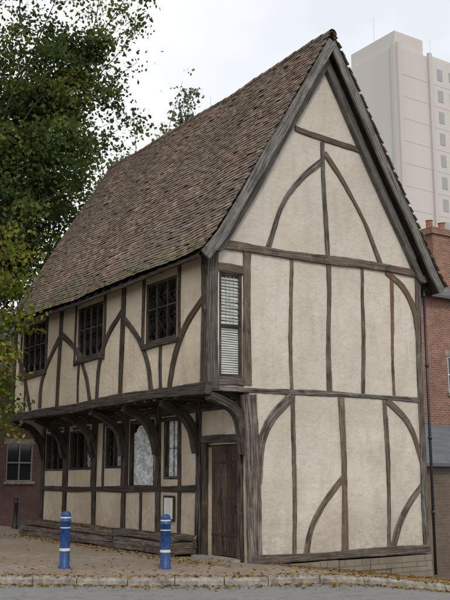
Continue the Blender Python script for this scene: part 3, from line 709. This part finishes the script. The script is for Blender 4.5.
def tree(name,base,htrunk,r,targets,leafsize,per,palette,spread=.32,nsub=7,sublen=1.4,avoid=None,al=1.3,be=2.0):
    E=empty(name); wb=MB(); B=Vector(base); top=B+Vector((random.uniform(-.4,.4),random.uniform(-.4,.4),htrunk))
    tp=[B+Vector((0,0,-.3))]+[B.lerp(top,k/6)+Vector((random.uniform(-.1,.1),random.uniform(-.1,.1),0)) for k in range(1,7)]
    tube(wb,tp,r*1.15,r*.35,12,jit=.06)
    C=[];S=[];K=[]
    def spray(e,f,m,pal,sp=1.):
        t=rng.uniform(0,1.12,(m,1)); pp=np.array(e)[None]*(1-t)+np.array(f)[None]*t+rng.normal(size=(m,3))*spread*sp*np.array([.7,.7,.34])
        C.append(pp); S.append(rng.uniform(.65,1.25,m)*leafsize); K.append(np.array(pal)[None]*rng.uniform(.65,1.35,(m,1))*rng.uniform(.9,1.1,(m,3)))
    for T,dens in targets:
        T=Vector(T); h=min(max((T.z-B.z)*random.uniform(.35,.6),htrunk*.3),htrunk*.98); st=B.lerp(top,h/htrunk)
        L=(T-st).length; jj=lambda s: Vector((random.gauss(0,s),random.gauss(0,s),random.gauss(0,s*.7)))*L
        q1=st.lerp(T,.3)+jj(.05)+Vector((0,0,.05*L)); q2=st.lerp(T,.65)+jj(.05)+Vector((0,0,.07*L))
        pth=smooth_path([st,q1,q2,T],.4); tube(wb,pth,min(r*.24,.013*L),.006,6)
        pick=lambda: palette[min(int(random.betavariate(al,be)*len(palette)),len(palette)-1)]
        p_=pth[int(.72*(len(pth)-1))]; spray(p_,T,int(per*dens*2.4),pick(),1.15)
        for k in range(int(nsub*(.6+.6*dens))):
            u=random.uniform(.5,1.0); p0=pth[int(u*(len(pth)-1))]
            dr=Vector((random.gauss(0,1),random.gauss(0,1),random.gauss(.05,.65))).normalized(); dr=(dr+(T-st).normalized()*.4).normalized()
            l=sublen*random.uniform(.4,1.1); p1=p0+dr*l+Vector((0,0,-.12*l)); pm=p0.lerp(p1,.5)+Vector((random.uniform(-.12,.12),random.uniform(-.12,.12),random.uniform(0,.15)))
            tube(wb,[p0,pm,p1],.012,.004,4)
            pal=pick()
            for q in range(3):
                e=p0.lerp(p1,random.uniform(.4,1)); d2=Vector((random.gauss(0,1),random.gauss(0,1),random.gauss(-.1,.5))).normalized()*random.uniform(.25,.55)*sublen/1.4; f=e+d2
                tube(wb,[e,f],.005,.003,3)
                spray(e,f,int(per*dens*random.uniform(.5,1.3)),pal)
    C=np.concatenate(C);S=np.concatenate(S);K=np.concatenate(K)
    if avoid is not None:
        k=~avoid(C); C,S,K=C[k],S[k],K[k]
    wb.c=[]; wb.obj('trunk_and_branches',M_bark,E,True); leaves_obj('foliage',C,S,np.clip(K,0,1),E); return len(C)
def house_vol(C):
    x,y,z=C[:,0],C[:,1],C[:,2]; roofz=11.3-1.6*np.abs(x-2.05)
    return (x>-1.3)&(x<5.3)&(y>-.4)&(y<LEN+.45)&(z<np.maximum(roofz,5.9)+.05)
DG=[(.05,.08,.027),(.068,.105,.033),(.09,.125,.038),(.12,.15,.043),(.165,.18,.05),(.22,.205,.058)]
base26=[(-6.4,15.6,.9),(-5.3,15.85,1),(-4.2,16.0,1),(-3.15,15.8,.9),(-2.5,15.5,.5),(-6.05,14.6,.7),(-4.8,14.8,1.1),(-3.7,14.8,1),(-2.7,14.2,.6),(-5.4,13.4,1),(-4.3,13.6,1.1),(-3.35,13.1,.7),
(-5.05,12.4,1.1),(-4.0,12.4,1),(-2.9,12.2,.5),(-4.55,11.45,1),(-3.7,11.4,.8),(-6.5,10.6,.9),(-5.75,10.3,1),(-4.95,10.5,1.1),(-4.3,10.15,1),(-6.2,9.5,1),(-5.35,9.4,1.1),(-4.8,9.2,1),(-6.4,8.65,1),(-5.75,8.5,1.1),(-5.3,8.2,1),(-6.25,7.7,1),(-5.75,7.3,1),(-5.5,7.8,.8),(-4.6,11.0,.9),(-3.8,10.7,.7),
(-5.0,17.2,1),(-3.8,17.4,.9),(-6.2,17.3,1),(-2.8,16.9,.6),(-4.6,14.0,1),(-4.2,15.2,.9),(-3.5,14.0,.8),(-3.5,12.2,.8),(-5.7,9.0,.9)]
tg=[]
for a,z,dn in base26:
    b=random.uniform(27.2,29.8); tg.append((site(a*b/26,b,1.6+(z-1.6)*b/26),dn))
for k in range(12):
    an=random.uniform(0,6.28); rr=random.uniform(1.5,5.0); p=site(-13,29.5,0); tg.append(((p[0]+rr*math.cos(an)-1.5,p[1]+rr*math.sin(an),random.uniform(8,19)),.4))
nb1=tree('broadleaf_tree',(*site(-10.6,28.5,0)[:2],0),13.5,.36,tg,.15,50,DG,.38,8,1.35,house_vol)
YG=[(.10,.14,.025),(.14,.175,.03),(.18,.205,.035),(.24,.24,.04),(.32,.28,.04)]
tg=[]
for a,z,dn in [(-4.8,7.3,.9),(-4.3,6.9,.5),(-4.9,6.6,1),(-4.55,6.2,.9),(-4.95,5.7,1),(-4.7,5.3,.8),(-4.95,4.9,1),(-4.8,4.3,.7),(-5.0,3.8,.9),(-4.9,3.2,.7),(-5.0,2.8,.6),(-4.5,7.6,.5),(-4.9,7.9,.8),(-5.5,6.6,1),(-5.6,4.8,1),(-5.5,3.4,1),(-5.9,7.2,1),(-6.6,5.8,1),(-7.3,5,1),(-7.6,6.6,1),(-7,4,1),(-8,5.5,1)]:
    tg.append((site(a,21.5+random.uniform(-.6,.4),z),dn))
nb2=tree('young_maple_tree',(*site(-7.0,21.6,0)[:2],0),5.5,.13,tg,.12,18,YG,.27,5,.7,house_vol)
tg=[]
bx=site(-2.2,46,0)
for k in range(90):
    z=random.uniform(6,22.9); rr=max(.2,(23.8-z)*.28)*random.uniform(.2,1); an=random.uniform(0,6.28); tg.append(((bx[0]+rr*math.cos(an),bx[1]+rr*math.sin(an),z),.9))
HG=[(.11,.135,.08),(.14,.165,.09),(.17,.19,.11)]  # poplar greens paled, distance haze mixed into the leaf colour
nb3=tree('poplar_tree',(bx[0],bx[1],-1.5),21,.3,tg,.22,11,HG,.42,5,1.0)
tg=[]
bx=site(-4.2,40,0)
for k in range(40):
    rr=random.uniform(.3,4.2); an=random.uniform(0,6.28); tg.append(((bx[0]+rr*math.cos(an),bx[1]+rr*math.sin(an),random.uniform(9,18.6)-rr*.35),.8))
nb4=tree('broadleaf_tree',(bx[0],bx[1],-1),13,.3,tg,.2,17,[(.09,.115,.05),(.12,.14,.06),(.17,.165,.07)],.45,6,1.4)

# fallen leaves: drifts along the kerb, against the planters and plinth, a few strays
C=[]
for k in range(6800):
    m=random.random()
    if m<.56:
        x=random.uniform(-5,12) if random.random()<.8 else random.uniform(-14,-4); y=yk(x)+random.gauss(-.05,.24)
    elif m<.70: x=random.uniform(-12,6); y=yk(x)+abs(random.gauss(0,2.4))
    elif m<.82: y=random.uniform(-.6,10); x=-.72-abs(random.gauss(0,.28))
    else: x=random.uniform(.3,8); y=-.12-abs(random.gauss(0,.8))
    if x>-.1 and y>-.12 and x<4.7: continue
    if -.75<x<0 and 1.7<y<10: continue
    z=terr(x)+(-.12 if y<yk(x) else .006)+random.uniform(.004,.025); C.append((x,y,z))
for k in range(420):
    C.append((random.uniform(-.62,-.18),random.uniform(1.8,9.8),.335+random.uniform(.0,.03)))
C=np.array(C); pal=np.array([(.34,.21,.05),(.27,.16,.045),(.17,.095,.04),(.40,.29,.07),(.12,.075,.035),(.2,.12,.05)]); K=pal[rng.integers(0,6,len(C))]*rng.uniform(.65,1.2,(len(C),1))
leaves_obj('fallen_leaves',C,rng.uniform(.035,.09,len(C)),np.clip(K,0,1),None,True)

# ------------------------------------------------------------ light, sky, camera
to_sun=Vector((-.30,-.78,.82)).normalized()
el=math.asin(to_sun.z); az=math.atan2(to_sun.x,to_sun.y)
W=D.worlds.new('World'); SC.world=W; W.use_nodes=True; nt=W.node_tree; nt.nodes.clear()
o=nt.nodes.new('ShaderNodeOutputWorld'); bg=nt.nodes.new('ShaderNodeBackground'); sk=nt.nodes.new('ShaderNodeTexSky'); sk.sky_type='NISHITA'; sk.sun_disc=False; sk.sun_elevation=el; sk.sun_rotation=az
tc=nt.nodes.new('ShaderNodeTexCoord'); n=noise(nt,tc.outputs['Generated'],2.2,4,.55,.3)
c=mix(nt,ramp(nt,n,[(.35,.68),(.58,.95)]),sk.outputs[0],(8.5,8.55,8.6)); nt.links.new(c,bg.inputs[0]); bg.inputs[1].default_value=.135; nt.links.new(bg.outputs[0],o.inputs[0])
sl_=D.lights.new('sun','SUN'); sl_.energy=1.5; sl_.angle=math.radians(10); sl_.color=(1,.95,.88); so=D.objects.new('sun',sl_); SC.collection.objects.link(so)
so.rotation_euler=(-to_sun).to_track_quat('-Z','Y').to_euler(); so.location=(-20,-40,50)
cam=D.cameras.new('camera'); cam.sensor_fit='VERTICAL'; cam.sensor_height=36; cam.sensor_width=27; cam.lens=899*36/600; cam.clip_end=3000; cam.clip_start=.1
co=D.objects.new('camera',cam); SC.collection.objects.link(co); co.location=(-10.05,-14.22,1.6); co.rotation_euler=(math.radians(101),0,math.atan2(-.555,.832)); SC.camera=co
SC.view_settings.view_transform='Standard'; SC.view_settings.look='None'; SC.view_settings.exposure=0
